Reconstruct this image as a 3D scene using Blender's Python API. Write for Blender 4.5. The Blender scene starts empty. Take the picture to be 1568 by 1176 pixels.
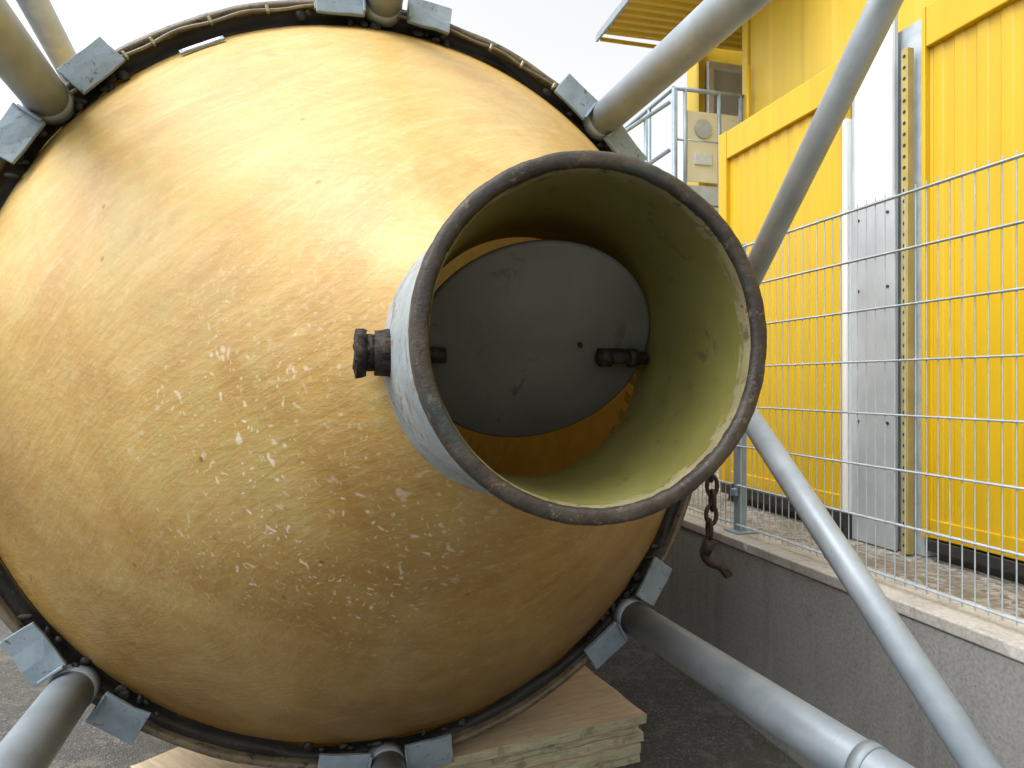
import bpy, bmesh, math, random
from mathutils import Vector, Matrix, noise as mnoise
random.seed(7)
R=math.radians
scene=bpy.context.scene
CAMZ=1.75

# ---------------------------------------------------------------- materials
def newmat(name):
    m=bpy.data.materials.new(name); m.use_nodes=True
    nt=m.node_tree; b=nt.nodes['Principled BSDF']
    return m,nt,b
def N(nt,t,**kw):
    n=nt.nodes.new(t)
    for k,v in kw.items(): setattr(n,k,v)
    return n
def ramp(nt,src,stops):
    r=N(nt,'ShaderNodeValToRGB')
    els=r.color_ramp.elements
    while len(els)<len(stops): els.new(0.5)
    for e,(p,c) in zip(els,stops):
        e.position=p; e.color=(c[0],c[1],c[2],1) if not isinstance(c,(int,float)) else (c,c,c,1)
    nt.links.new(src,r.inputs[0]); return r.outputs[0]
def noise(nt,vec,scale,detail=4,rough=0.6,dist=0.0):
    n=N(nt,'ShaderNodeTexNoise'); n.inputs['Scale'].default_value=scale
    n.inputs['Detail'].default_value=detail; n.inputs['Roughness'].default_value=rough
    n.inputs['Distortion'].default_value=dist
    if vec is not None: nt.links.new(vec,n.inputs['Vector'])
    return n.outputs[0]
def mix(nt,fac,a,b,mode='MIX'):
    m=N(nt,'ShaderNodeMix',data_type='RGBA',blend_type=mode)
    for i,v in ((0,fac),(6,a),(7,b)):
        if isinstance(v,(int,float)): m.inputs[i].default_value=v
        elif isinstance(v,tuple): m.inputs[i].default_value=(v[0],v[1],v[2],1)
        else: nt.links.new(v,m.inputs[i])
    return m.outputs[2]
def math_(nt,op,a,b=0.0):
    m=N(nt,'ShaderNodeMath',operation=op)
    for i,v in ((0,a),(1,b)):
        if isinstance(v,(int,float)): m.inputs[i].default_value=v
        else: nt.links.new(v,m.inputs[i])
    return m.outputs[0]
def bump(nt,b,h,strength=0.3,dist=0.01):
    n=N(nt,'ShaderNodeBump'); n.inputs['Strength'].default_value=strength
    n.inputs['Distance'].default_value=dist
    nt.links.new(h,n.inputs['Height']); nt.links.new(n.outputs[0],b.inputs['Normal'])
    return n
def simple(name,c1,c2,scale=6,rough=0.6,metal=0.0,bs=0.2,bscale=60,c3=None,spots=0.62,rvar=0.1):
    m,nt,b=newmat(name)
    tc=N(nt,'ShaderNodeTexCoord').outputs['Object']
    n=noise(nt,tc,scale,4,0.65,0.3)
    col=ramp(nt,n,[(0.3,c1),(0.7,c2)])
    if c3:
        n2=noise(nt,tc,scale*3.1,5,0.7,0.6)
        f=ramp(nt,n2,[(spots,0.0),(spots+0.06,1.0)])
        col=mix(nt,f,col,c3)
    nt.links.new(col,b.inputs['Base Color'])
    r=N(nt,'ShaderNodeMapRange'); r.inputs[3].default_value=max(rough-rvar,0.03); r.inputs[4].default_value=min(rough+rvar,1)
    nt.links.new(n,r.inputs[0]); nt.links.new(r.outputs[0],b.inputs['Roughness'])
    b.inputs['Metallic'].default_value=metal
    if bs>.09: bump(nt,b,noise(nt,tc,bscale,3,0.6),bs,0.004)
    return m

M={}
def yellow(name,c1,c2):
    m,nt,b=newmat(name)
    tc=N(nt,'ShaderNodeTexCoord').outputs['Object']
    mp=N(nt,'ShaderNodeMapping'); mp.inputs['Scale'].default_value=(9,9,.5); nt.links.new(tc,mp.inputs[0])
    col=ramp(nt,noise(nt,tc,1.2,4,.6,.3),[(.3,c1),(.7,c2)])
    col=mix(nt,ramp(nt,noise(nt,mp.outputs[0],1.5,4,.65,.2),[(.48,0.),(.75,.30)]),col,(c1[0]*.62,c1[1]*.60,c1[2]+.01))
    col=mix(nt,ramp(nt,noise(nt,tc,14,5,.75,.3),[(.68,0.),(.72,.5)]),col,(.35,.26,.06))
    nt.links.new(col,b.inputs['Base Color']); b.inputs['Roughness'].default_value=.42; return m
M['yellow']=yellow('yellow_paint',(.56,.355,.006),(.61,.395,.010))
M['yellow2']=yellow('yellow_paint_upper',(.54,.38,.025),(.59,.42,.035))
M['galv']=simple('galvanised_steel',(.36,.42,.48),(.52,.58,.63),14,.5,.25,.08,60,(.62,.64,.64),.66)
M['galvtube']=simple('galvanised_tube',(.25,.30,.34),(.35,.40,.45),7,.48,.25,.10,90,(.20,.195,.17),.66)
M['plate']=simple('bracket_steel',(.17,.23,.28),(.27,.34,.40),9,.62,.15,.25,60,(.10,.095,.085),.60)
M['post']=simple('fence_post_steel',(.22,.29,.35),(.30,.37,.43),10,.5,.2,.1,60)
M['sheet']=simple('sheet_metal',(.40,.44,.48),(.54,.58,.61),2.5,.35,.35,.03,20)
M['whitepaint']=simple('white_paint',(.66,.68,.68),(.74,.75,.74),3,.4,0,.03,40)
M['black']=simple('black_gap',(.012,.012,.012),(.03,.028,.025),12,.8,0,.3,50)
M['rubber']=simple('tar_sealant',(.006,.0055,.005),(.018,.015,.012),12,.6,0,.8,50,(.07,.05,.035),.64)
M['rust']=simple('rusty_steel',(.018,.014,.011),(.05,.033,.023),30,.7,.3,.6,90,(.012,.010,.010),.5)
M['chain']=simple('chain_steel',(.03,.022,.018),(.08,.06,.045),60,.65,.5,.4,120)
M['cable']=simple('cable',(.10,.09,.06),(.22,.19,.12),20,.5,0,.2,50)
M['brass']=simple('clip_metal',(.22,.20,.13),(.32,.29,.21),20,.5,.4,.1,50)
M['skirt']=simple('grp_skirt',(.075,.06,.04),(.17,.14,.09),10,.55,0,.5,50,(.03,.026,.02),.55)
M['disc']=simple('damper_plate',(.13,.133,.122),(.20,.20,.185),3,.6,0,.25,60,(.12,.11,.095),.60)
M['inner']=simple('outlet_lining',(.140,.132,.035),(.20,.19,.058),5,.42,0,.25,40,(.115,.10,.04),.60)
M['bandblue']=simple('outlet_band',(.20,.24,.26),(.33,.37,.39),7,.6,0,.5,60,(.20,.18,.145),.54)
M['bandbeige']=simple('outlet_grp',(.30,.22,.11),(.44,.36,.23),10,.5,0,.4,70,(.20,.145,.08),.58)
M['sealbeige']=simple('lip_seal',(.17,.15,.07),(.25,.22,.12),10,.5,0,.4,70,(.10,.085,.05),.56)
M['ribbed']=simple('ribbed_lid',(.55,.46,.08),(.66,.56,.13),3,.5)
M['grass']=simple('weed_leaf',(.04,.08,.02),(.09,.13,.04),30,.6,0,0,50)
m,nt,b=newmat('flange_lip')
tc=N(nt,'ShaderNodeTexCoord').outputs['Object']
col=ramp(nt,noise(nt,tc,5,6,.75,.5),[(.36,(.012,.009,.007)),(.50,(.028,.022,.017)),(.60,(.055,.045,.031)),(.70,(.13,.105,.065))])
col=mix(nt,ramp(nt,noise(nt,tc,4.3,4,.6,.8),[(.57,0.),(.66,.7)]),col,(.022,.040,.043))
col=mix(nt,ramp(nt,noise(nt,tc,11,4,.6,.3),[(.63,0.),(.68,.7)]),col,(.10,.042,.022))
col=mix(nt,ramp(nt,noise(nt,tc,60,3,.7,.3),[(.60,0.),(.68,.4)]),col,(.17,.15,.11))
nt.links.new(col,b.inputs['Base Color']); b.inputs['Roughness'].default_value=.6
bump(nt,b,noise(nt,tc,80,4,.75),.6,.003); M['lip']=m

def concrete(name,c1,c2,c3):
    m,nt,b=newmat(name)
    tc=N(nt,'ShaderNodeTexCoord').outputs['Object']
    big=noise(nt,tc,1.3,5,.65,.4); fine=noise(nt,tc,70,3,.7)
    col=ramp(nt,big,[(.3,c1),(.7,c2)])
    col=mix(nt,ramp(nt,noise(nt,tc,9,5,.75,.5),[(.58,0.),(.72,.7)]),col,c3)
    mp=N(nt,'ShaderNodeMapping'); mp.inputs['Scale'].default_value=(6,6,.6); nt.links.new(tc,mp.inputs[0])
    col=mix(nt,ramp(nt,noise(nt,mp.outputs[0],1.4,4,.65,.2),[(.50,0.),(.70,.45)]),col,(c3[0]*1.05,c3[1]*1.05,c3[2]*1.05))
    col=mix(nt,.35,col,ramp(nt,fine,[(.35,.08),(.65,.75)]),'SOFT_LIGHT')
    v=N(nt,'ShaderNodeTexVoronoi'); v.inputs['Scale'].default_value=26; nt.links.new(tc,v.inputs['Vector'])
    holes=ramp(nt,v.outputs['Distance'],[(.06,0.),(.10,1.)])
    col=mix(nt,holes,mix(nt,.6,col,(.05,.05,.045)),col)
    nt.links.new(col,b.inputs['Base Color']); b.inputs['Roughness'].default_value=.88
    h=math_(nt,'ADD',math_(nt,'MULTIPLY',fine,.5),math_(nt,'MULTIPLY',holes,.5))
    bump(nt,b,h,.35,.006); return m
M['conc']=concrete('concrete_wall',(.23,.23,.225),(.30,.30,.29),(.16,.155,.14))
M['cap']=concrete('concrete_cap',(.34,.325,.30),(.47,.45,.42),(.20,.18,.145))
m,nt,b=newmat('asphalt')
tc=N(nt,'ShaderNodeTexCoord').outputs['Object']
v=N(nt,'ShaderNodeTexVoronoi'); v.inputs['Scale'].default_value=120; nt.links.new(tc,v.inputs['Vector'])
st=ramp(nt,v.outputs['Color'],[(.0,(.030,.030,.030)),(.75,(.075,.073,.070)),(1.,(.24,.23,.21))])
big=noise(nt,tc,1.1,5,.7,.8)
col=mix(nt,ramp(nt,big,[(.42,0.),(.64,.75)]),st,(.065,.058,.040))
col=mix(nt,ramp(nt,noise(nt,tc,5,6,.75,.5),[(.52,0.),(.62,.65)]),col,(.14,.13,.11))
nt.links.new(col,b.inputs['Base Color']); b.inputs['Roughness'].default_value=.8
bump(nt,b,v.outputs['Distance'],.6,.006); M['asphalt']=m
m,nt,b=newmat('terrace_gravel')
tc=N(nt,'ShaderNodeTexCoord').outputs['Object']
v=N(nt,'ShaderNodeTexVoronoi'); v.inputs['Scale'].default_value=38; nt.links.new(tc,v.inputs['Vector'])
st=ramp(nt,v.outputs['Color'],[(.1,(.13,.11,.085)),(.6,(.28,.265,.23)),(1.,(.42,.40,.36))])
col=mix(nt,ramp(nt,noise(nt,tc,2.2,5,.7,.8),[(.45,0.),(.6,.85)]),st,(.17,.15,.11))
nt.links.new(col,b.inputs['Base Color']); b.inputs['Roughness'].default_value=.9
bump(nt,b,v.outputs['Distance'],.9,.02); M['gravel']=m
m,nt,b=newmat('plywood')
tc=N(nt,'ShaderNodeTexCoord').outputs['Object']
mp=N(nt,'ShaderNodeMapping'); mp.inputs['Scale'].default_value=(1.5,14,14); nt.links.new(tc,mp.inputs[0])
g=noise(nt,mp.outputs[0],3,5,.65,1.2)
col=ramp(nt,g,[(.3,(.44,.33,.21)),(.7,(.62,.51,.37))])
col=mix(nt,ramp(nt,noise(nt,tc,6,5,.7,.5),[(.52,0.),(.68,.5)]),col,(.36,.32,.20))
nt.links.new(col,b.inputs['Base Color']); b.inputs['Roughness'].default_value=.75; bump(nt,b,g,.2,.003); M['wood']=m
m,nt,b=newmat('plywood_edge')
tc=N(nt,'ShaderNodeTexCoord').outputs['Object']
mp=N(nt,'ShaderNodeMapping'); mp.inputs['Scale'].default_value=(3,3,90); nt.links.new(tc,mp.inputs[0])
g=noise(nt,mp.outputs[0],3,4,.6,.3)
col=ramp(nt,g,[(.32,(.25,.235,.14)),(.66,(.50,.47,.33))])
col=mix(nt,ramp(nt,noise(nt,tc,12,5,.7,.5),[(.53,0.),(.65,.7)]),col,(.16,.14,.085))
nt.links.new(col,b.inputs['Base Color']); b.inputs['Roughness'].default_value=.8; bump(nt,b,g,.4,.004); M['woodedge']=m

def grp(name,translucent):
    m,nt,b=newmat(name)
    tc=N(nt,'ShaderNodeTexCoord').outputs['Object']
    sp=N(nt,'ShaderNodeSeparateXYZ'); nt.links.new(tc,sp.inputs[0])
    X,Y,Z=sp.outputs
    def mat_fib(rot,sx,sz,scale,det,dist,loc=0):
        wn=N(nt,'ShaderNodeTexNoise'); wn.inputs['Scale'].default_value=.8; wn.inputs['Detail'].default_value=0; nt.links.new(tc,wn.inputs['Vector'])
        wv=N(nt,'ShaderNodeVectorMath',operation='MULTIPLY_ADD'); nt.links.new(wn.outputs['Color'],wv.inputs[0]); wv.inputs[1].default_value=(.6,.6,.6); nt.links.new(tc,wv.inputs[2])
        mp=N(nt,'ShaderNodeMapping'); mp.vector_type='TEXTURE'; mp.inputs['Rotation'].default_value=(0,rot,0); mp.inputs['Scale'].default_value=(sx,.6,sz); mp.inputs['Location'].default_value=(loc,loc,loc)
        nt.links.new(wv.outputs[0],mp.inputs[0])
        return noise(nt,mp.outputs[0],scale,det,.66,dist)
    f2=mat_fib(R(-32),1.6,.16,6,5,.2)
    f3=mat_fib(R(20),1.1,.15,8,4,.2,4)
    blot=noise(nt,tc,1.5,4,.55,.8); blot2=noise(nt,tc,5.5,5,.65,.8); fine=noise(nt,tc,48,3,.7,.3)
    c=ramp(nt,blot,[(.28,(.47,.27,.060)),(.5,(.54,.35,.095)),(.72,(.58,.42,.15))])
    c=mix(nt,ramp(nt,f2,[(.50,0.),(.74,.36)]),c,(.70,.56,.31))
    c=mix(nt,ramp(nt,f2,[(.30,.24),(.48,0.)]),c,(.38,.20,.038))
    c=mix(nt,ramp(nt,f3,[(.52,0.),(.76,.25)]),c,(.66,.51,.25))
    c=mix(nt,ramp(nt,blot2,[(.50,0.),(.66,.45)]),c,(.42,.37,.12))
    c=mix(nt,ramp(nt,noise(nt,tc,2.6,5,.65,1.2),[(.52,0.),(.66,.42)]),c,(.38,.20,.038))
    zz=N(nt,'ShaderNodeMapRange'); zz.inputs[1].default_value=.45; zz.inputs[2].default_value=-1.15; zz.inputs[4].default_value=.90  # painted shade: resin colour turns darker brown towards the lower right
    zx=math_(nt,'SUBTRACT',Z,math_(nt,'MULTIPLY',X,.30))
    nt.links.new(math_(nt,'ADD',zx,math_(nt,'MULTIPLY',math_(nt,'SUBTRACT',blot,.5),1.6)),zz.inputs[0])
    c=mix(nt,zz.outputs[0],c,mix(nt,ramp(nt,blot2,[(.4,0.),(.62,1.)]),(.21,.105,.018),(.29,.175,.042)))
    c=mix(nt,ramp(nt,fine,[(.54,0.),(.70,.20)]),c,(.72,.60,.36))
    w=N(nt,'ShaderNodeTexNoise'); w.inputs['Scale'].default_value=16; w.inputs['Detail'].default_value=2; nt.links.new(tc,w.inputs['Vector'])
    def scuffs(scale,r1,r2,seed,keep):
        v=N(nt,'ShaderNodeTexVoronoi'); v.inputs['Scale'].default_value=scale
        wv=N(nt,'ShaderNodeVectorMath',operation='MULTIPLY_ADD'); nt.links.new(w.outputs['Color'],wv.inputs[0]); wv.inputs[1].default_value=(.10,.10,.10); nt.links.new(tc,wv.inputs[2])
        mp=N(nt,'ShaderNodeMapping'); mp.inputs['Rotation'].default_value=(0,.6,0); mp.inputs['Scale'].default_value=(1.5,.8,1.15); mp.inputs['Location'].default_value=(seed,seed*2,0)
        nt.links.new(wv.outputs[0],mp.inputs[0]); nt.links.new(mp.outputs[0],v.inputs['Vector'])
        s=ramp(nt,v.outputs['Distance'],[(r1,1.),(r2,0.)])
        sep=N(nt,'ShaderNodeSeparateColor'); nt.links.new(v.outputs['Color'],sep.inputs[0])
        return math_(nt,'MULTIPLY',s,ramp(nt,sep.outputs[0],[(keep,0.),(keep+.12,1.)]))
    sA=math_(nt,'MAXIMUM',scuffs(19,.12,.23,0,.46),scuffs(38,.18,.31,3,.42))
    gate=ramp(nt,noise(nt,tc,3.8,3,.6),[(.40,.15),(.54,1.)])
    vd=N(nt,'ShaderNodeVectorMath',operation='DISTANCE'); nt.links.new(tc,vd.inputs[0]); vd.inputs[1].default_value=(-.27,-1.0,-.28)
    patch=ramp(nt,vd.outputs['Value'],[(.25,1.),(.62,0.)])
    s=math_(nt,'MULTIPLY',math_(nt,'MULTIPLY',sA,gate),patch)
    c=mix(nt,math_(nt,'MULTIPLY',s,.8),c,(.78,.73,.58))
    v2=N(nt,'ShaderNodeTexVoronoi'); v2.inputs['Scale'].default_value=5.5; nt.links.new(tc,v2.inputs['Vector'])
    pit=ramp(nt,v2.outputs['Distance'],[(.035,1.),(.05,0.)])
    c=mix(nt,math_(nt,'MULTIPLY',pit,.6),c,(.13,.055,.015))
    nt.links.new(c,b.inputs['Base Color'])
    rr=N(nt,'ShaderNodeMapRange'); rr.inputs[3].default_value=.46; rr.inputs[4].default_value=.72
    nt.links.new(blot2,rr.inputs[0]); nt.links.new(rr.outputs[0],b.inputs['Roughness'])
    b.inputs['IOR'].default_value=1.5
    b.inputs['Coat Weight'].default_value=.35; b.inputs['Coat Roughness'].default_value=.30
    h=math_(nt,'ADD',math_(nt,'MULTIPLY',blot2,1.0),math_(nt,'ADD',math_(nt,'MULTIPLY',f2,.7),math_(nt,'ADD',math_(nt,'MULTIPLY',f3,.4),math_(nt,'MULTIPLY',fine,.14))))
    bn=bump(nt,b,h,.34,.013); nt.links.new(bn.outputs[0],b.inputs['Coat Normal'])
    t=N(nt,'ShaderNodeBsdfTranslucent'); t.inputs[0].default_value=(.62,.46,.14,1)
    ms=N(nt,'ShaderNodeMixShader'); ms.inputs[0].default_value=translucent
    out=[n for n in nt.nodes if n.type=='OUTPUT_MATERIAL'][0]
    nt.links.new(b.outputs[0],ms.inputs[1]); nt.links.new(t.outputs[0],ms.inputs[2]); nt.links.new(ms.outputs[0],out.inputs[0])
    return m
M['grp']=grp('fibreglass_resin',.07)

# ---------------------------------------------------------------- mesh helpers
def empty(name,loc=(0,0,0),rot=(0,0,0)):
    e=bpy.data.objects.new(name,None); e.location=loc; e.rotation_euler=rot
    scene.collection.objects.link(e); e.empty_display_size=.2; return e
def obj(name,bm,mats,parent=None,smooth=False):
    me=bpy.data.meshes.new(name); bmesh.ops.recalc_face_normals(bm,faces=bm.faces[:])
    bm.to_mesh(me); bm.free()
    for mm in (mats if isinstance(mats,list) else [mats]): me.materials.append(mm)
    if smooth:
        for p in me.polygons: p.use_smooth=True
    o=bpy.data.objects.new(name,me); scene.collection.objects.link(o)
    if parent: o.parent=parent
    return o
def add_box(bm,x0,x1,y0,y1,z0,z1,mi=0,M4=None):
    vs=[bm.verts.new((x,y,z)) for z in (z0,z1) for y in (y0,y1) for x in (x0,x1)]
    if M4 is not None:
        for v in vs: v.co=M4@v.co
    idx=[(0,2,3,1),(4,5,7,6),(0,1,5,4),(2,6,7,3),(0,4,6,2),(1,3,7,5)]
    for i in idx:
        f=bm.faces.new([vs[k] for k in i]); f.material_index=mi
    return vs
def box(name,x0,x1,y0,y1,z0,z1,mat,parent=None,bev=.004,M4=None):
    bm=bmesh.new(); add_box(bm,x0,x1,y0,y1,z0,z1,0,M4)
    o=obj(name,bm,mat,parent)
    if bev:
        md=o.modifiers.new('b','BEVEL'); md.width=bev; md.segments=2
    return o
def add_tube(bm,p1,p2,r1,r2=None,seg=20,cap=True,mi=0):
    p1=Vector(p1);p2=Vector(p2); r2=r1 if r2 is None else r2
    d=(p2-p1).normalized(); a=d.orthogonal().normalized(); c=d.cross(a)
    rings=[]
    for p,r in ((p1,r1),(p2,r2)):
        rings.append([bm.verts.new(p+a*r*math.cos(2*math.pi*i/seg)+c*r*math.sin(2*math.pi*i/seg)) for i in range(seg)])
    for i in range(seg):
        f=bm.faces.new((rings[0][i],rings[0][(i+1)%seg],rings[1][(i+1)%seg],rings[1][i])); f.smooth=True; f.material_index=mi
    if cap:
        for rg in rings:
            f=bm.faces.new(rg); f.material_index=mi
def tube(name,p1,p2,r,mat,parent=None,seg=32,r2=None):
    bm=bmesh.new(); add_tube(bm,p1,p2,r,r2,seg); return obj(name,bm,mat,parent)
def revolve(name,prof,mat,parent=None,seg=128,jit=0,jscale=20,low=0,skew=None):
    """profile [(r,y)] around local Y"""
    bm=bmesh.new(); rows=[]
    for i in range(seg):
        a=2*math.pi*i/seg; row=[]
        for (r,y) in prof:
            p=Vector((r*math.cos(a),y,r*math.sin(a)))
            if jit:
                k=mnoise.noise(p*jscale)*jit+mnoise.noise(p*jscale*3.3)*jit*.5
                if low: k+=mnoise.noise(p*5)*low
                p.x+=math.cos(a)*k; p.z+=math.sin(a)*k; p.y+=mnoise.noise(p*jscale+Vector((7,3,1)))*jit
            if skew: p.x+=skew(y)
            row.append(bm.verts.new(p))
        rows.append(row)
    for i in range(seg):
        A=rows[i];B=rows[(i+1)%seg]
        for j in range(len(prof)-1):
            f=bm.faces.new((A[j],B[j],B[j+1],A[j+1])); f.smooth=True
    return obj(name,bm,mat,parent)
def curve(name,pts,r,mat,parent=None,res=6):
    cu=bpy.data.curves.new(name,'CURVE'); cu.dimensions='3D'; cu.bevel_depth=r; cu.bevel_resolution=3; cu.resolution_u=res
    s=cu.splines.new('BEZIER'); s.bezier_points.add(len(pts)-1)
    for bp,p in zip(s.bezier_points,pts):
        bp.co=p; bp.handle_left_type=bp.handle_right_type='AUTO'
    cu.use_fill_caps=True
    cu.materials.append(mat); o=bpy.data.objects.new(name,cu); scene.collection.objects.link(o)
    if parent:o.parent=parent
    return o

# ---------------------------------------------------------------- ground
bm=bmesh.new()
vs=[bm.verts.new(p) for p in ((-400,-400,0),(400,-400,0),(400,400,0),(-400,400,0))]; bm.faces.new(vs)
obj('ground',bm,M['asphalt'])

# ---------------------------------------------------------------- silo
silo=empty('fibreglass_silo',(-.53,2.8,CAMZ+.017),(R(-1.5),0,R(19)))
def cone_pt(t): return (.268+(1.432-.268)*t, -1.500+1.470*t-.050*math.sin(math.pi*t))
def skew(y): return .062*min(max(-y/1.5,0),1.05)
prof=[(.255,-1.535)]+[cone_pt(i/26) for i in range(27)]+[(1.442,-.012),(1.448,.01),(1.448,.06)]
revolve('cone',prof,M['grp'],silo,192,skew=skew)
revolve('body',[(1.518,-.055),(1.518,.3),(1.515,2.0),(1.515,4.9)],M['grp'],silo,128)
bm=bmesh.new()
for i in range(44):
    a=2*math.pi*i/44
    for j in range(8):
        r1,y1=cone_pt(.03+j/8*.9); r2,y2=cone_pt(.03+(j+1)/8*.9)
        w1=.010+.020*j/8; w2=.010+.020*(j+1)/8
        def P(r,y,w,h):
            rr=r-h; return Vector((rr*math.cos(a)-w*math.sin(a)+skew(y),y+h*.9,rr*math.sin(a)+w*math.cos(a)))
        q=[bm.verts.new(P(r1,y1,-w1,.02)),bm.verts.new(P(r1,y1,w1,.02)),bm.verts.new(P(r2,y2,w2,.02)),bm.verts.new(P(r2,y2,-w2,.02))]
        bm.faces.new(q)
obj('hopper_ribs',bm,M['ribbed'],silo)
bm=bmesh.new(); prev=None; x=-1.51
while x<1.51:
    for dx,dy in ((0,0),(.055,0),(.075,.03),(.13,.03)):
        xx=min(x+dx,1.51); h=math.sqrt(max(1.512**2-xx*xx,.0001))
        a=bm.verts.new((xx,4.86+dy,-h)); c=bm.verts.new((xx,4.86+dy,h))
        if prev: bm.faces.new((prev[0],a,c,prev[1]))
        prev=(a,c)
    x+=.15
obj('ribbed_lid',bm,M['ribbed'],silo)
revolve('skirt_edge',[(1.492,.06),(1.492,-.060),(1.500,-.068),(1.518,-.062),(1.523,-.04),(1.521,.16)],M['skirt'],silo,256,jit=.003,jscale=9,low=.005)
revolve('rim_groove',[(1.432,-.034),(1.448,-.024),(1.47,-.010),(1.485,-.02),(1.495,-.035)],M['rubber'],silo,256,jit=.006,jscale=11,low=.016)
pts=[]
for k in range(60):
    a=R(28+ (150-28)*k/59); rr=1.480+.005*math.sin(k*1.3)
    pts.append((rr*math.cos(a),-.075,rr*math.sin(a)))
curve('rim_cable',pts,.006,M['cable'],silo,3)
bm=bmesh.new()
for a in range(32,150,7):
    a+=random.uniform(-2,2)
    T=Matrix.Rotation(-R(a),4,'Y')@Matrix.Translation((1.480,-.080,0))
    add_box(bm,-.015,.013,-.010,.012,-.006,.006,0,T)
o=obj('cable_clips',bm,M['brass'],silo); md=o.modifiers.new('b','BEVEL'); md.width=.003
leg_angles={'leg_1':50,'leg_2':90,'leg_3':140,'leg_4':180,'leg_5':225,'leg_6':270,'leg_7':316,'leg_8':2}
frame=empty('steel_support_frame',silo.location,silo.rotation_euler)
bm=bmesh.new()
for ln,a in leg_angles.items():
    for off in (-6.6,6.6):
        aa=a+off+random.uniform(-.6,.6)
        T=Matrix.Rotation(-R(aa),4,'Y')@Matrix.Translation((1.502,-.090,0))@Matrix.Rotation(R(random.uniform(-5,5)),4,'Y')@Matrix.Rotation(R(random.uniform(-5,9)),4,'Z')
        ww=random.uniform(.086,.100)
        add_box(bm,-.055,.056,-.009,.009,-ww,ww,0,T)
        add_box(bm,.038,.0555,.0095,.16,-ww+.003,ww-.003,0,T)
        sg=1 if off>0 else -1
        add_box(bm,-.05,.034,-.028,-.0095,sg*-ww*.96-.005,sg*-ww*.96+.005,0,T)
bmesh.ops.subdivide_edges(bm,edges=bm.edges[:],cuts=2,use_grid_fill=True)
for v in bm.verts: v.co+=mnoise.noise_vector(v.co*11)*.007
o=obj('bracket_plates',bm,M['plate'],frame); md=o.modifiers.new('b','BEVEL'); md.width=.003; md.segments=2; md.limit_method='ANGLE'
bm=bmesh.new()
for ln,a in leg_angles.items():
    for k in range(11):
        aa=R(a+random.uniform(-13,13)); rr=random.uniform(1.435,1.465)
        T=Matrix.Translation((rr*math.cos(aa),-.035-random.uniform(0,.02),rr*math.sin(aa)))@Matrix.Diagonal((random.uniform(.7,1.8),.6,random.uniform(.7,1.8),1))
        bmesh.ops.create_icosphere(bm,subdivisions=2,radius=.014,matrix=T)
for v in bm.verts: v.co+=mnoise.noise_vector(v.co*40)*.007
obj('tar_beads',bm,M['rubber'],silo,True)
splay={'leg_1':.085,'leg_2':.09,'leg_3':.03,'leg_4':.05,'leg_5':.04,'leg_6':.09,'leg_7':.12,'leg_8':0}
ends={}
for ln,a in leg_angles.items():
    if ln in('leg_8','leg_4'): continue
    ca,sa=math.cos(R(a)),math.sin(R(a)); r0=1.52; L=1.75
    if ln in('leg_3','leg_5','leg_6','leg_2'): L=1.9
    p1=Vector((r0*ca,.02,r0*sa)); r1=r0+splay[ln]*L; p2=Vector((r1*ca,-L,r1*sa)); ends[ln]=p2
    tube(ln,p1,p2,.074,M['galvtube'],frame)
    d=(p2-p1).normalized()
    tube(ln+'_collar',p1+d*1.27,p1+d*1.31,.079,M['galvtube'],frame)
    add=bmesh.new(); add_tube(add,p2,p2+d*.02,.16,seg=4); obj(ln+'_foot',add,M['galv'],frame)
    bm=bmesh.new(); add_tube(bm,p1+d*.05,p1+d*.10,.084,.076,32); obj(ln+'_weld',bm,M['galvtube'],frame)
for sx,tag,l1,l2 in ((1,'right','leg_1','leg_7'),(-1,'left','leg_3','leg_5')):
    ap=Vector((sx*1.56,-.03,.10))
    for k,(ln,shift) in enumerate(((l1,Vector((.20,.15,.12))),(l2,Vector((.08,.12,.02))))):
        e=ends[ln]+Vector((sx*shift.x,shift.y,shift.z))
        tube('brace_%s_%d'%(tag,k),ap,e,.048,M['galvtube'],frame)
    tube('apex_pin_'+tag,ap+Vector((0,.06,0)),ap-Vector((0,.08,0)),.07,M['plate'],frame,24)
tube('brace_rear',(-1.20,1.0,1.22),(-1.24,-1.2,1.46),.05,M['galv'],frame)
T=Matrix.Rotation(-R(118.5),4,'Y')@Matrix.Translation((1.395,-.085,0))@Matrix.Rotation(R(38),4,'Z')
box('label_plate',-.013,.012,-.012,-.004,-.085,.085,M['plate'],silo,.002,T)
box('label_strip',-.009,.007,-.014,-.0125,-.070,.070,M['sheet'],silo,0,T)

# outlet (slightly skewed on the cone)
out=empty('outlet',(.064,-1.565,0),(0,0,R(-5.6))); out.parent=silo
Y0=1.565
def rv(name,prof,*a,**k): return revolve(name,[(r,y+Y0) for r,y in prof],*a,**k)
rv('outlet_neck',[(.296,-1.42),(.290,-1.49),(.285,-1.53),(.280,-1.57),(.272,-1.65),(.265,-1.73),(.2600,-1.785),(.252,-1.792)],M['bandblue'],out,160,jit=.0016,jscale=16)
rv('outlet_collar',[(.2545,-1.78),(.2545,-1.80),(.2550,-1.87),(.257,-1.89)],M['bandbeige'],out,160,jit=.001,jscale=25)
rv('outlet_lip',[(.252,-1.884),(.2665,-1.886),(.2690,-1.892),(.2695,-1.905),(.2692,-1.932),(.2668,-1.9385),(.262,-1.941),(.252,-1.9415),(.247,-1.9395),(.2445,-1.934),(.244,-1.91)],M['lip'],out,500,jit=.0011,jscale=40,low=.003)
rv('outlet_seal',[(.2450,-1.930),(.2426,-1.922),(.242,-1.905)],M['sealbeige'],out,200,jit=.0008,jscale=30)
rv('outlet_lining',[(.2423,-1.915),(.2416,-1.86),(.2408,-1.75),(.2400,-1.60),(.241,-1.52),(.255,-1.495)],M['inner'],out,160)
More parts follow.
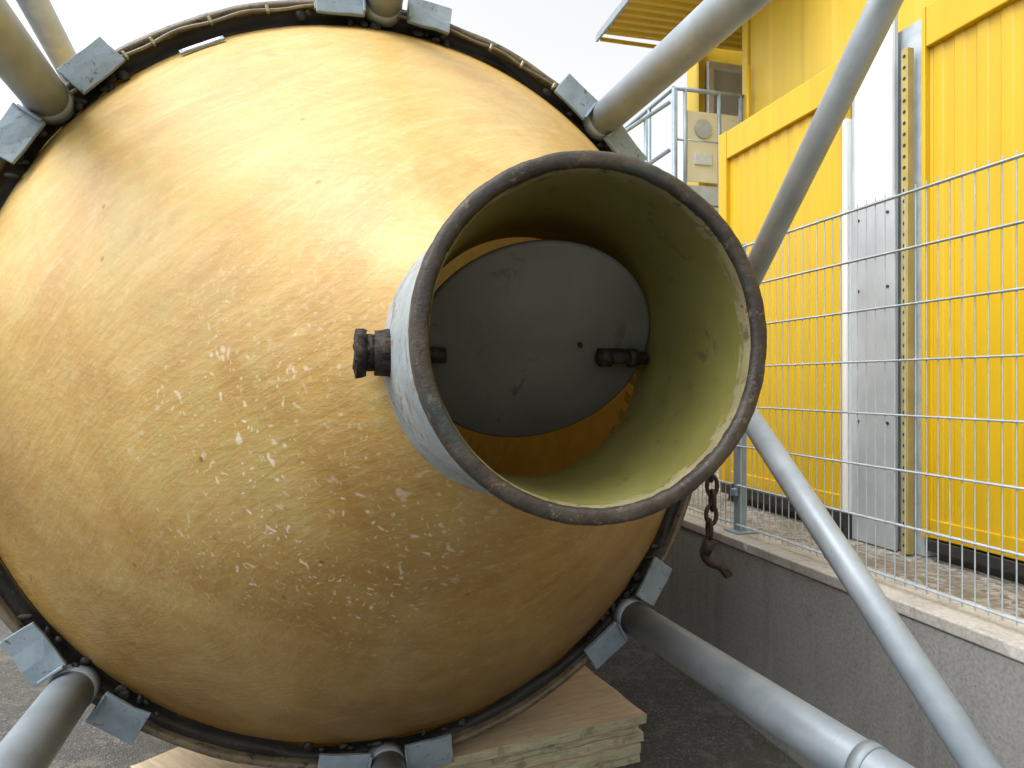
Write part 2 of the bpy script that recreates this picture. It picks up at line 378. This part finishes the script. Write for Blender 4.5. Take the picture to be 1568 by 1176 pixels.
dm=empty('damper',(.002,0,.010)); dm.parent=out; dm.rotation_euler=(R(41),0,0)
revolve('damper_disc',[(0.0001,-.006),(.229,-.006),(.236,-.002),(.236,.004),(.229,.008),(.0001,.008)],M['disc'],dm,96)
bm=bmesh.new()
add_tube(bm,(.125,-.026,0),(.228,-.026,0),.013)
add_tube(bm,(.130,-.026,0),(.152,-.026,0),.018,seg=16)
add_tube(bm,(.190,-.026,0),(.206,-.026,0),.018,seg=24)
add_box(bm,.13,.21,-.026,-.005,-.009,.009)
add_tube(bm,(-.226,-.022,0),(-.175,-.022,0),.015)
add_tube(bm,(.09,-.014,.02),(.09,-.005,.02),.005,seg=6)
bmesh.ops.subdivide_edges(bm,edges=bm.edges[:],cuts=1)
for v in bm.verts: v.co+=mnoise.noise_vector(v.co*80)*.0018
obj('damper_shaft_lug',bm,M['rust'],dm)
bm=bmesh.new()
for sx in (-1,1):
    add_tube(bm,(sx*.268,0,0),(sx*.302,0,0),.046,.040,32)
    add_tube(bm,(sx*.302,0,0),(sx*.322,0,0),.034,.034,32)
    add_tube(bm,(sx*.320,0,0),(sx*.336,0,0),.041,.046,32)
    add_tube(bm,(sx*.336,0,0),(sx*.340,0,0),.044,.030,32)
bmesh.ops.subdivide_edges(bm,edges=bm.edges[:],cuts=2)
for v in bm.verts: v.co+=mnoise.noise_vector(v.co*70)*.005
obj('damper_shaft_stub',bm,M['rust'],out)
bm=bmesh.new()
add_tube(bm,(.245,-.285,.03),(.283,-.285,.03),.016,seg=6); obj('collar_bolt',bm,M['rust'],out)

# ---------------------------------------------------------------- chain
mw=Matrix.Translation(silo.location)@silo.rotation_euler.to_matrix().to_4x4()
ap=mw@Vector((1.56,-.03,.10))
chain=empty('hanging_chain',(ap.x-.01,ap.y-.02,ap.z))
bm=bmesh.new()
def link(bm,c,rx,rz,rot,wr=.009):
    seg=20; s2=8; rows=[]
    for i in range(seg):
        t=2*math.pi*i/seg
        x=rx*math.cos(t); z=rz*math.sin(t)
        nx,nz=math.cos(t),math.sin(t)*.75
        row=[]
        for j in range(s2):
            q=2*math.pi*j/s2
            p=Vector((x+nx*wr*math.cos(q),wr*math.sin(q),z+nz*wr*math.cos(q)))
            p=Matrix.Rotation(rot,3,'Z')@p
            row.append(bm.verts.new(p+c))
        rows.append(row)
    for i in range(seg):
        for j in range(s2):
            f=bm.faces.new((rows[i][j],rows[(i+1)%seg][j],rows[(i+1)%seg][(j+1)%s2],rows[i][(j+1)%s2])); f.smooth=True
z=-.05;k=0
while z>-.86:
    link(bm,Vector((.010*math.sin(k*.9),0,z)),.027,.048,(k%2)*R(80)+R(15),.0105); z-=.069;k+=1
obj('links',bm,M['chain'],chain)
curve('hook',[(.0,0,-.86),(-.03,0,-.92),(-.005,0,-.965),(.045,0,-.985),(.085,0,-1.03)],.021,M['chain'],chain)
bm=bmesh.new(); add_tube(bm,(.0,0,-.86),(-.028,0,-.93),.034,.024,12); add_tube(bm,(.045,0,-.975),(.095,0,-1.03),.028,.014,8); obj('hook_swivel',bm,M['chain'],chain,)

# ---------------------------------------------------------------- wood stacks
def stack(name,loc,rot,L,W,n,t,seed):
    random.seed(seed)
    e=empty(name,loc,(0,0,rot))
    for i in range(n):
        ox=random.uniform(-.016,.016); oy=random.uniform(-.016,.016)
        bm=bmesh.new()
        add_box(bm,-L+ox,ox,oy,W+oy,i*t+.001,(i+1)*t-.004,1)
        for f in bm.faces:
            f.normal_update()
            f.material_index=0 if abs(f.normal.z)>.5 else 1
        bmesh.ops.subdivide_edges(bm,edges=[e_ for e_ in bm.edges if e_.calc_length()>.3],cuts=30,use_grid_fill=True)
        for v in bm.verts:
            nn=mnoise.noise_vector(v.co*9+Vector((i*3,0,0)))
            if abs(v.co.x-ox)<.01 or abs(v.co.y-oy)<.01:
                v.co+=Vector((nn.x*.010,nn.y*.010,nn.z*.003))
        o=obj('board_%d'%i,bm,[M['wood'],M['woodedge']],e)
        o.rotation_euler=(0,0,random.uniform(-.016,.016))
    return e
stack('plywood_stack',(.607,3.17,0),R(23),1.5,1.1,5,.0465,1)
stack('plywood_stack.001',(-1.02,2.35,0),R(-38),.62,.75,5,.0465,2)

# ---------------------------------------------------------------- site
SR=R(15.17)
def site(name): return empty(name,(0,0,CAMZ),(0,0,SR))
w=site('retaining_wall')
box('wall_body',2.10,2.32,-6,16,-1.78,-.872,M['conc'],w,.006)
bm=bmesh.new()
s=-6.0
while s<16:
    add_box(bm,2.092,2.36,s,min(s+2.996,16),-.870,-.822); s+=3.0
bmesh.ops.subdivide_edges(bm,edges=[e for e in bm.edges if e.calc_length()>1],cuts=90)
for v in bm.verts:
    if v.co.x<2.2 and v.co.z>-.84:
        k=mnoise.noise(Vector((v.co.y*7,0,0)))+.5*mnoise.noise(Vector((v.co.y*23,4,0)))
        v.co.x+=max(k-.25,0)*.035; v.co.z-=max(k-.3,0)*.02
o=obj('wall_coping',bm,M['cap'],w); md=o.modifiers.new('b','BEVEL'); md.width=.006; md.segments=2; md.limit_method='ANGLE'
t=site('terrace_ground')
box('terrace_surface',2.325,40,-6,40,-1.76,-.850,M['gravel'],t,0)

f=site('mesh_fence')
bm=bmesh.new()
zb,zt=-.775,.745; q=2.19
for seg0 in (-1.65,.85,3.35,5.85,8.35):
    s=seg0+.04
    while s<seg0+2.48:
        add_tube(bm,(q,s,zb-.02),(q,s,zt+.025),.0026,seg=5,cap=False); s+=.05
    for i in range(8):
        zz=zb+(zt-zb)*i/7
        for dq in (-.0062,.0062):
            add_tube(bm,(q+dq,seg0+.02,zz),(q+dq,seg0+2.48,zz),.0042,seg=5,cap=False)
obj('mesh_panels',bm,M['galv'],f)
bm=bmesh.new()
for s in (-1.65,.85,3.35,5.85,8.35,10.85):
    add_box(bm,q+.010,q+.055,s-.03,s+.03,-.822,zt+.03)
    add_box(bm,q-.03,q+.10,s-.07,s+.07,-.8215,-.812)
    for zz in (-.6,-.1,.4,.7): add_box(bm,q-.012,q+.0099,s-.02,s+.02,zz-.02,zz+.02)
o=obj('posts',bm,M['post'],f); md=o.modifiers.new('b','BEVEL'); md.width=.003

def corr(name,q,s0,s1,z0,z1,mat,parent,pitch=.115,depth=.005):
    bm=bmesh.new(); pts=[]; s=s0
    while s<s1:
        for ds,dd in ((0,0),(.40,0),(.47,depth),(.93,depth)):
            ss=s+ds*pitch
            if ss<s1: pts.append((ss,dd))
        s+=pitch
    pts.append((s1,0))
    prev=None
    for ss,dd in pts:
        a=bm.verts.new((q+dd,ss,z0)); b_=bm.verts.new((q+dd,ss,z1))
        if prev: bm.faces.new((prev[0],a,b_,prev[1]))
        prev=(a,b_)
    return obj(name,bm,mat,parent)
def container(name,q0,q1,s0,s1,z0,z1,mat,pw0=.1,pw1=.1):
    e=site(name)
    box('core',q0+.045,q1,s0+.02,s1-.015,z0+.03,z1-.03,mat,e,0)
    corr('side_panel',q0+.030,s0+pw0,s1-pw1,z0+.08,z1-.20,mat,e)
    box('top_beam',q0,q0+.12,s0+pw0+.001,s1-pw1-.001,z1-.20,z1,mat,e,.006)
    box('bottom_beam',q0+.022,q0+.12,s0+pw0+.001,s1-pw1-.001,z0,z0+.09,mat,e,.004)
    box('corner_post_1',q0-.003,q0+.12,s0,s0+pw0,z0-.002,z1+.002,mat,e,.004)
    box('corner_post_2',q0-.003,q0+.12,s1-pw1,s1,z0-.002,z1+.002,mat,e,.004)
    box('roof',q0+.121,q1,s0+.002,s1-.002,z1-.029,z1-.005,mat,e,.003)
    box('end_panel',q0+.121,q1,s1-.014,s1-.004,z0,z1-.03,mat,e,0)
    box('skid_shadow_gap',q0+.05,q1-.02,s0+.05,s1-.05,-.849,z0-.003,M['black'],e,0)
    return e
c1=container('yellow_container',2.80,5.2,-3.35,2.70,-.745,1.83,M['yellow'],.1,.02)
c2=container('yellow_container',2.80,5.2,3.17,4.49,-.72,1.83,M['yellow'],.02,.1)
box('kick_strip',2.785,2.80,-3.3,2.66,-.80,-.747,M['black'],c1,.003)
box('kick_strip',2.785,2.80,3.2,4.45,-.79,-.722,M['black'],c2,.003)
d=site('sheet_metal_door')
box('sheet',2.772,2.80,2.84,3.13,-.845,1.93,M['sheet'],d,.004)
box('upper_cover',2.765,2.7715,2.845,3.10,.95,1.935,M['whitepaint'],d,.002)
box('edge_post',2.74,2.80,3.132,3.165,-.70,1.45,M['whitepaint'],d,.004)
box('edge_post_foot',2.742,2.80,3.134,3.163,-.845,-.701,M['black'],d,.002)
box('backing',2.83,3.2,2.71,3.16,-.845,1.80,M['galv'],d,0)
bm=bmesh.new()
for z_ in (-.2,.5,.88):
    for s_ in (2.88,3.08): add_tube(bm,(2.7715,s_,z_),(2.766,s_,z_),.008,seg=8)
obj('screws',bm,M['chain'],d)
box('perforated_angle',2.760,2.80,2.745,2.785,-.84,1.66,simple('angle_brass',(.34,.27,.08),(.46,.37,.13),8,.5,.2,.05,40),d,.003)
bm=bmesh.new(); z_=-.8
while z_<1.64:
    add_tube(bm,(2.7602,2.765,z_),(2.7585,2.765,z_),.009,seg=12); z_+=.055
obj('holes',bm,M['black'],d)
curve('black_hose',[(2.74,3.19,1.45),(2.72,3.20,1.55),(2.72,3.18,1.68),(2.77,3.17,1.75)],.03,M['black'],d)

b=site('yellow_building')
box('upper_core',4.36,8,-3,6.37,1.86,6.2,M['yellow2'],b,0)
corr('upper_side_panel',4.345,-2.95,6.36,1.86,6.1,M['yellow2'],b,.9,.010)
box('upper_corner_post',4.31,4.40,6.372,6.46,1.83,6.2,M['yellow2'],b,.008)
box('rear_core',4.58,10,7.80,8.10,-.85,6.2,M['yellow2'],b,0)
box('rear_corner_post',4.54,4.63,7.74,7.799,-.85,6.2,M['yellow2'],b,.006)
box('lower_core',4.36,8,4.6,6.37,-.85,1.85,M['yellow2'],b,0)
tube('downpipe',(4.28,6.30,2.35),(4.28,6.30,3.35),.02,M['yellow'],b,12)
box('window_frame_t',4.66,5.30,7.70,7.80,4.00,4.08,M['whitepaint'],b,.004)
box('window_frame_b',4.66,5.30,7.70,7.80,3.00,3.20,M['whitepaint'],b,.004)
box('window_frame_l',4.66,4.74,7.701,7.80,3.201,3.999,M['whitepaint'],b,.004)
box('window_frame_r',5.22,5.30,7.701,7.80,3.201,3.999,M['whitepaint'],b,.004)
gl=simple('window_glass',(.46,.51,.56),(.56,.60,.64),2,.08,0,0,10)
box('window_glass',4.741,5.219,7.76,7.79,3.201,3.999,gl,b,0)
bm=bmesh.new(); s=5.2; prev=None
while s<7.70:
    for ds,dz in ((0,0),(.05,0),(.07,.03),(.12,.03)):
        a=bm.verts.new((3.2,s+ds,4.2+dz)); c=bm.verts.new((4.30 if s+ds<6.38 else 6.5,s+ds,4.2+dz+.05))
        if prev: bm.faces.new((prev[0],a,c,prev[1]))
        prev=(a,c)
    s+=.14
o=obj('canopy_sheet',bm,M['yellow2'],b); md=o.modifiers.new('s','SOLIDIFY'); md.thickness=.004
box('canopy_edge',3.17,3.199,5.2,7.80,4.17,4.26,M['galvtube'],b,.004)
box('canopy_beam',3.2,4.5,7.71,7.735,4.15,4.195,M['yellow2'],b,.004)

p=site('stair_platform')
box('deck',3.51,4.30,6.48,7.70,1.98,2.06,M['galv'],p,.004)
box('deck_edge',3.47,4.30,6.42,6.479,1.88,2.08,M['galvtube'],p,.004)
box('stair_tread_1',3.3,4.3,6.0,6.3,1.70,1.74,M['galvtube'],p,.003)
box('stair_tread_2',3.3,4.3,5.7,5.98,1.50,1.54,M['galvtube'],p,.003)
bm=bmesh.new()
for q_ in (3.51,3.62,4.02,4.28): add_tube(bm,(q_,6.44,1.9),(q_,6.44,3.08),.02,seg=12)
add_tube(bm,(3.49,6.44,3.08),(4.32,6.44,3.08),.022,seg=12)
add_tube(bm,(3.51,6.44,2.55),(4.30,6.44,2.55),.014,seg=12)
for s_ in (6.44,7.0,7.65): add_tube(bm,(3.49,s_,-.85),(3.49,s_,3.08),.022,seg=12)
add_tube(bm,(3.49,6.44,3.08),(3.49,7.65,3.08),.022,seg=12)
for dz in (0,-.5):
    for s_ in (6.5,7.6):
        add_tube(bm,(3.47,s_,2.95+dz),(2.4,s_,2.2+dz),.022,seg=12)
for qq in (3.2,2.8,2.4):
    for s_ in (6.5,7.6): add_tube(bm,(qq,s_,2.95-(3.47-qq)*.7),(qq,s_,1.65-(3.47-qq)*.7),.02,seg=12)
obj('railing',bm,M['post'],p)
pan=simple('panel_dusty',(.44,.43,.32),(.52,.50,.38),3,.3,0,0,40)
box('infill_panel',3.64,4.00,6.43,6.445,2.12,2.86,pan,p,.003)
box('infill_panel_b',4.04,4.26,6.43,6.445,2.12,2.86,pan,p,.003)
tube('handwheel',(3.82,6.425,2.68),(3.82,6.415,2.68),.10,M['galvtube'],p,24)
box('sign_plate',3.72,3.92,6.415,6.428,2.30,2.42,M['galv'],p,.003)
box('stringer_1',2.2,3.5,6.50,6.54,1.2,1.36,M['galv'],p,.003,Matrix.Translation((3.5,0,2.0))@Matrix.Rotation(R(-35),4,'Y')@Matrix.Translation((-3.5,0,-1.36)))

# ---------------------------------------------------------------- weeds
random.seed(5)
bm=bmesh.new()
ca,sa=math.cos(SR),math.sin(SR)
for c in range(6):
    s0=random.uniform(2.3,4.2); q0=2.07-random.uniform(0,.03)
    if c<1: q0-=.2
    for k in range(18):
        qq=q0+random.gauss(0,.02); ss=s0+random.gauss(0,.05)
        x=qq*ca-ss*sa; y=qq*sa+ss*ca
        a=random.uniform(0,6.28); h=random.uniform(.01,.03); l=random.uniform(.01,.03); wd=.002
        dx,dy=math.cos(a),math.sin(a)
        v1=bm.verts.new((x-dy*wd,y+dx*wd,0)); v2=bm.verts.new((x+dy*wd,y-dx*wd,0))
        v3=bm.verts.new((x+dx*l*.5+dy*wd,y+dy*l*.5-dx*wd,h*.7)); v4=bm.verts.new((x+dx*l*.5-dy*wd,y+dy*l*.5+dx*wd,h*.7))
        v5=bm.verts.new((x+dx*l,y+dy*l,h))
        bm.faces.new((v1,v2,v3,v4)); bm.faces.new((v4,v3,v5))
obj('weeds',bm,M['grass'])

# ---------------------------------------------------------------- world, sun, camera
wd=bpy.data.worlds.new('World'); scene.world=wd; wd.use_nodes=True
nt=wd.node_tree; bg=nt.nodes['Background']
sky=nt.nodes.new('ShaderNodeTexSky'); sky.sky_type='NISHITA'; sky.sun_disc=False
sky.air_density=1.0; sky.dust_density=6; sky.ozone_density=1
hs=nt.nodes.new('ShaderNodeHueSaturation'); hs.inputs['Saturation'].default_value=.06; hs.inputs['Value'].default_value=2.35
nt.links.new(sky.outputs[0],hs.inputs['Color']); nt.links.new(hs.outputs[0],bg.inputs[0])
bg.inputs[1].default_value=.15
sd=bpy.data.lights.new('sun','SUN'); sd.energy=.5; sd.angle=R(40); sd.color=(1,.97,.92)
so=bpy.data.objects.new('sun',sd); scene.collection.objects.link(so)
d=Vector((-.5,-.30,.95))
so.rotation_euler=d.to_track_quat('Z','Y').to_euler()
sky.sun_elevation=math.asin(d.normalized().z); sky.sun_rotation=math.atan2(d.x,d.y)

cam=bpy.data.cameras.new('camera'); co=bpy.data.objects.new('camera',cam); scene.collection.objects.link(co)
cam.lens=24.1; cam.sensor_width=36; cam.clip_end=1500; cam.clip_start=.05
co.location=(0,0,CAMZ); co.rotation_euler=(R(90),0,0)
scene.camera=co
scene.view_settings.view_transform='Standard'
try: scene.view_settings.look='None'
except Exception: pass
scene.view_settings.exposure=0
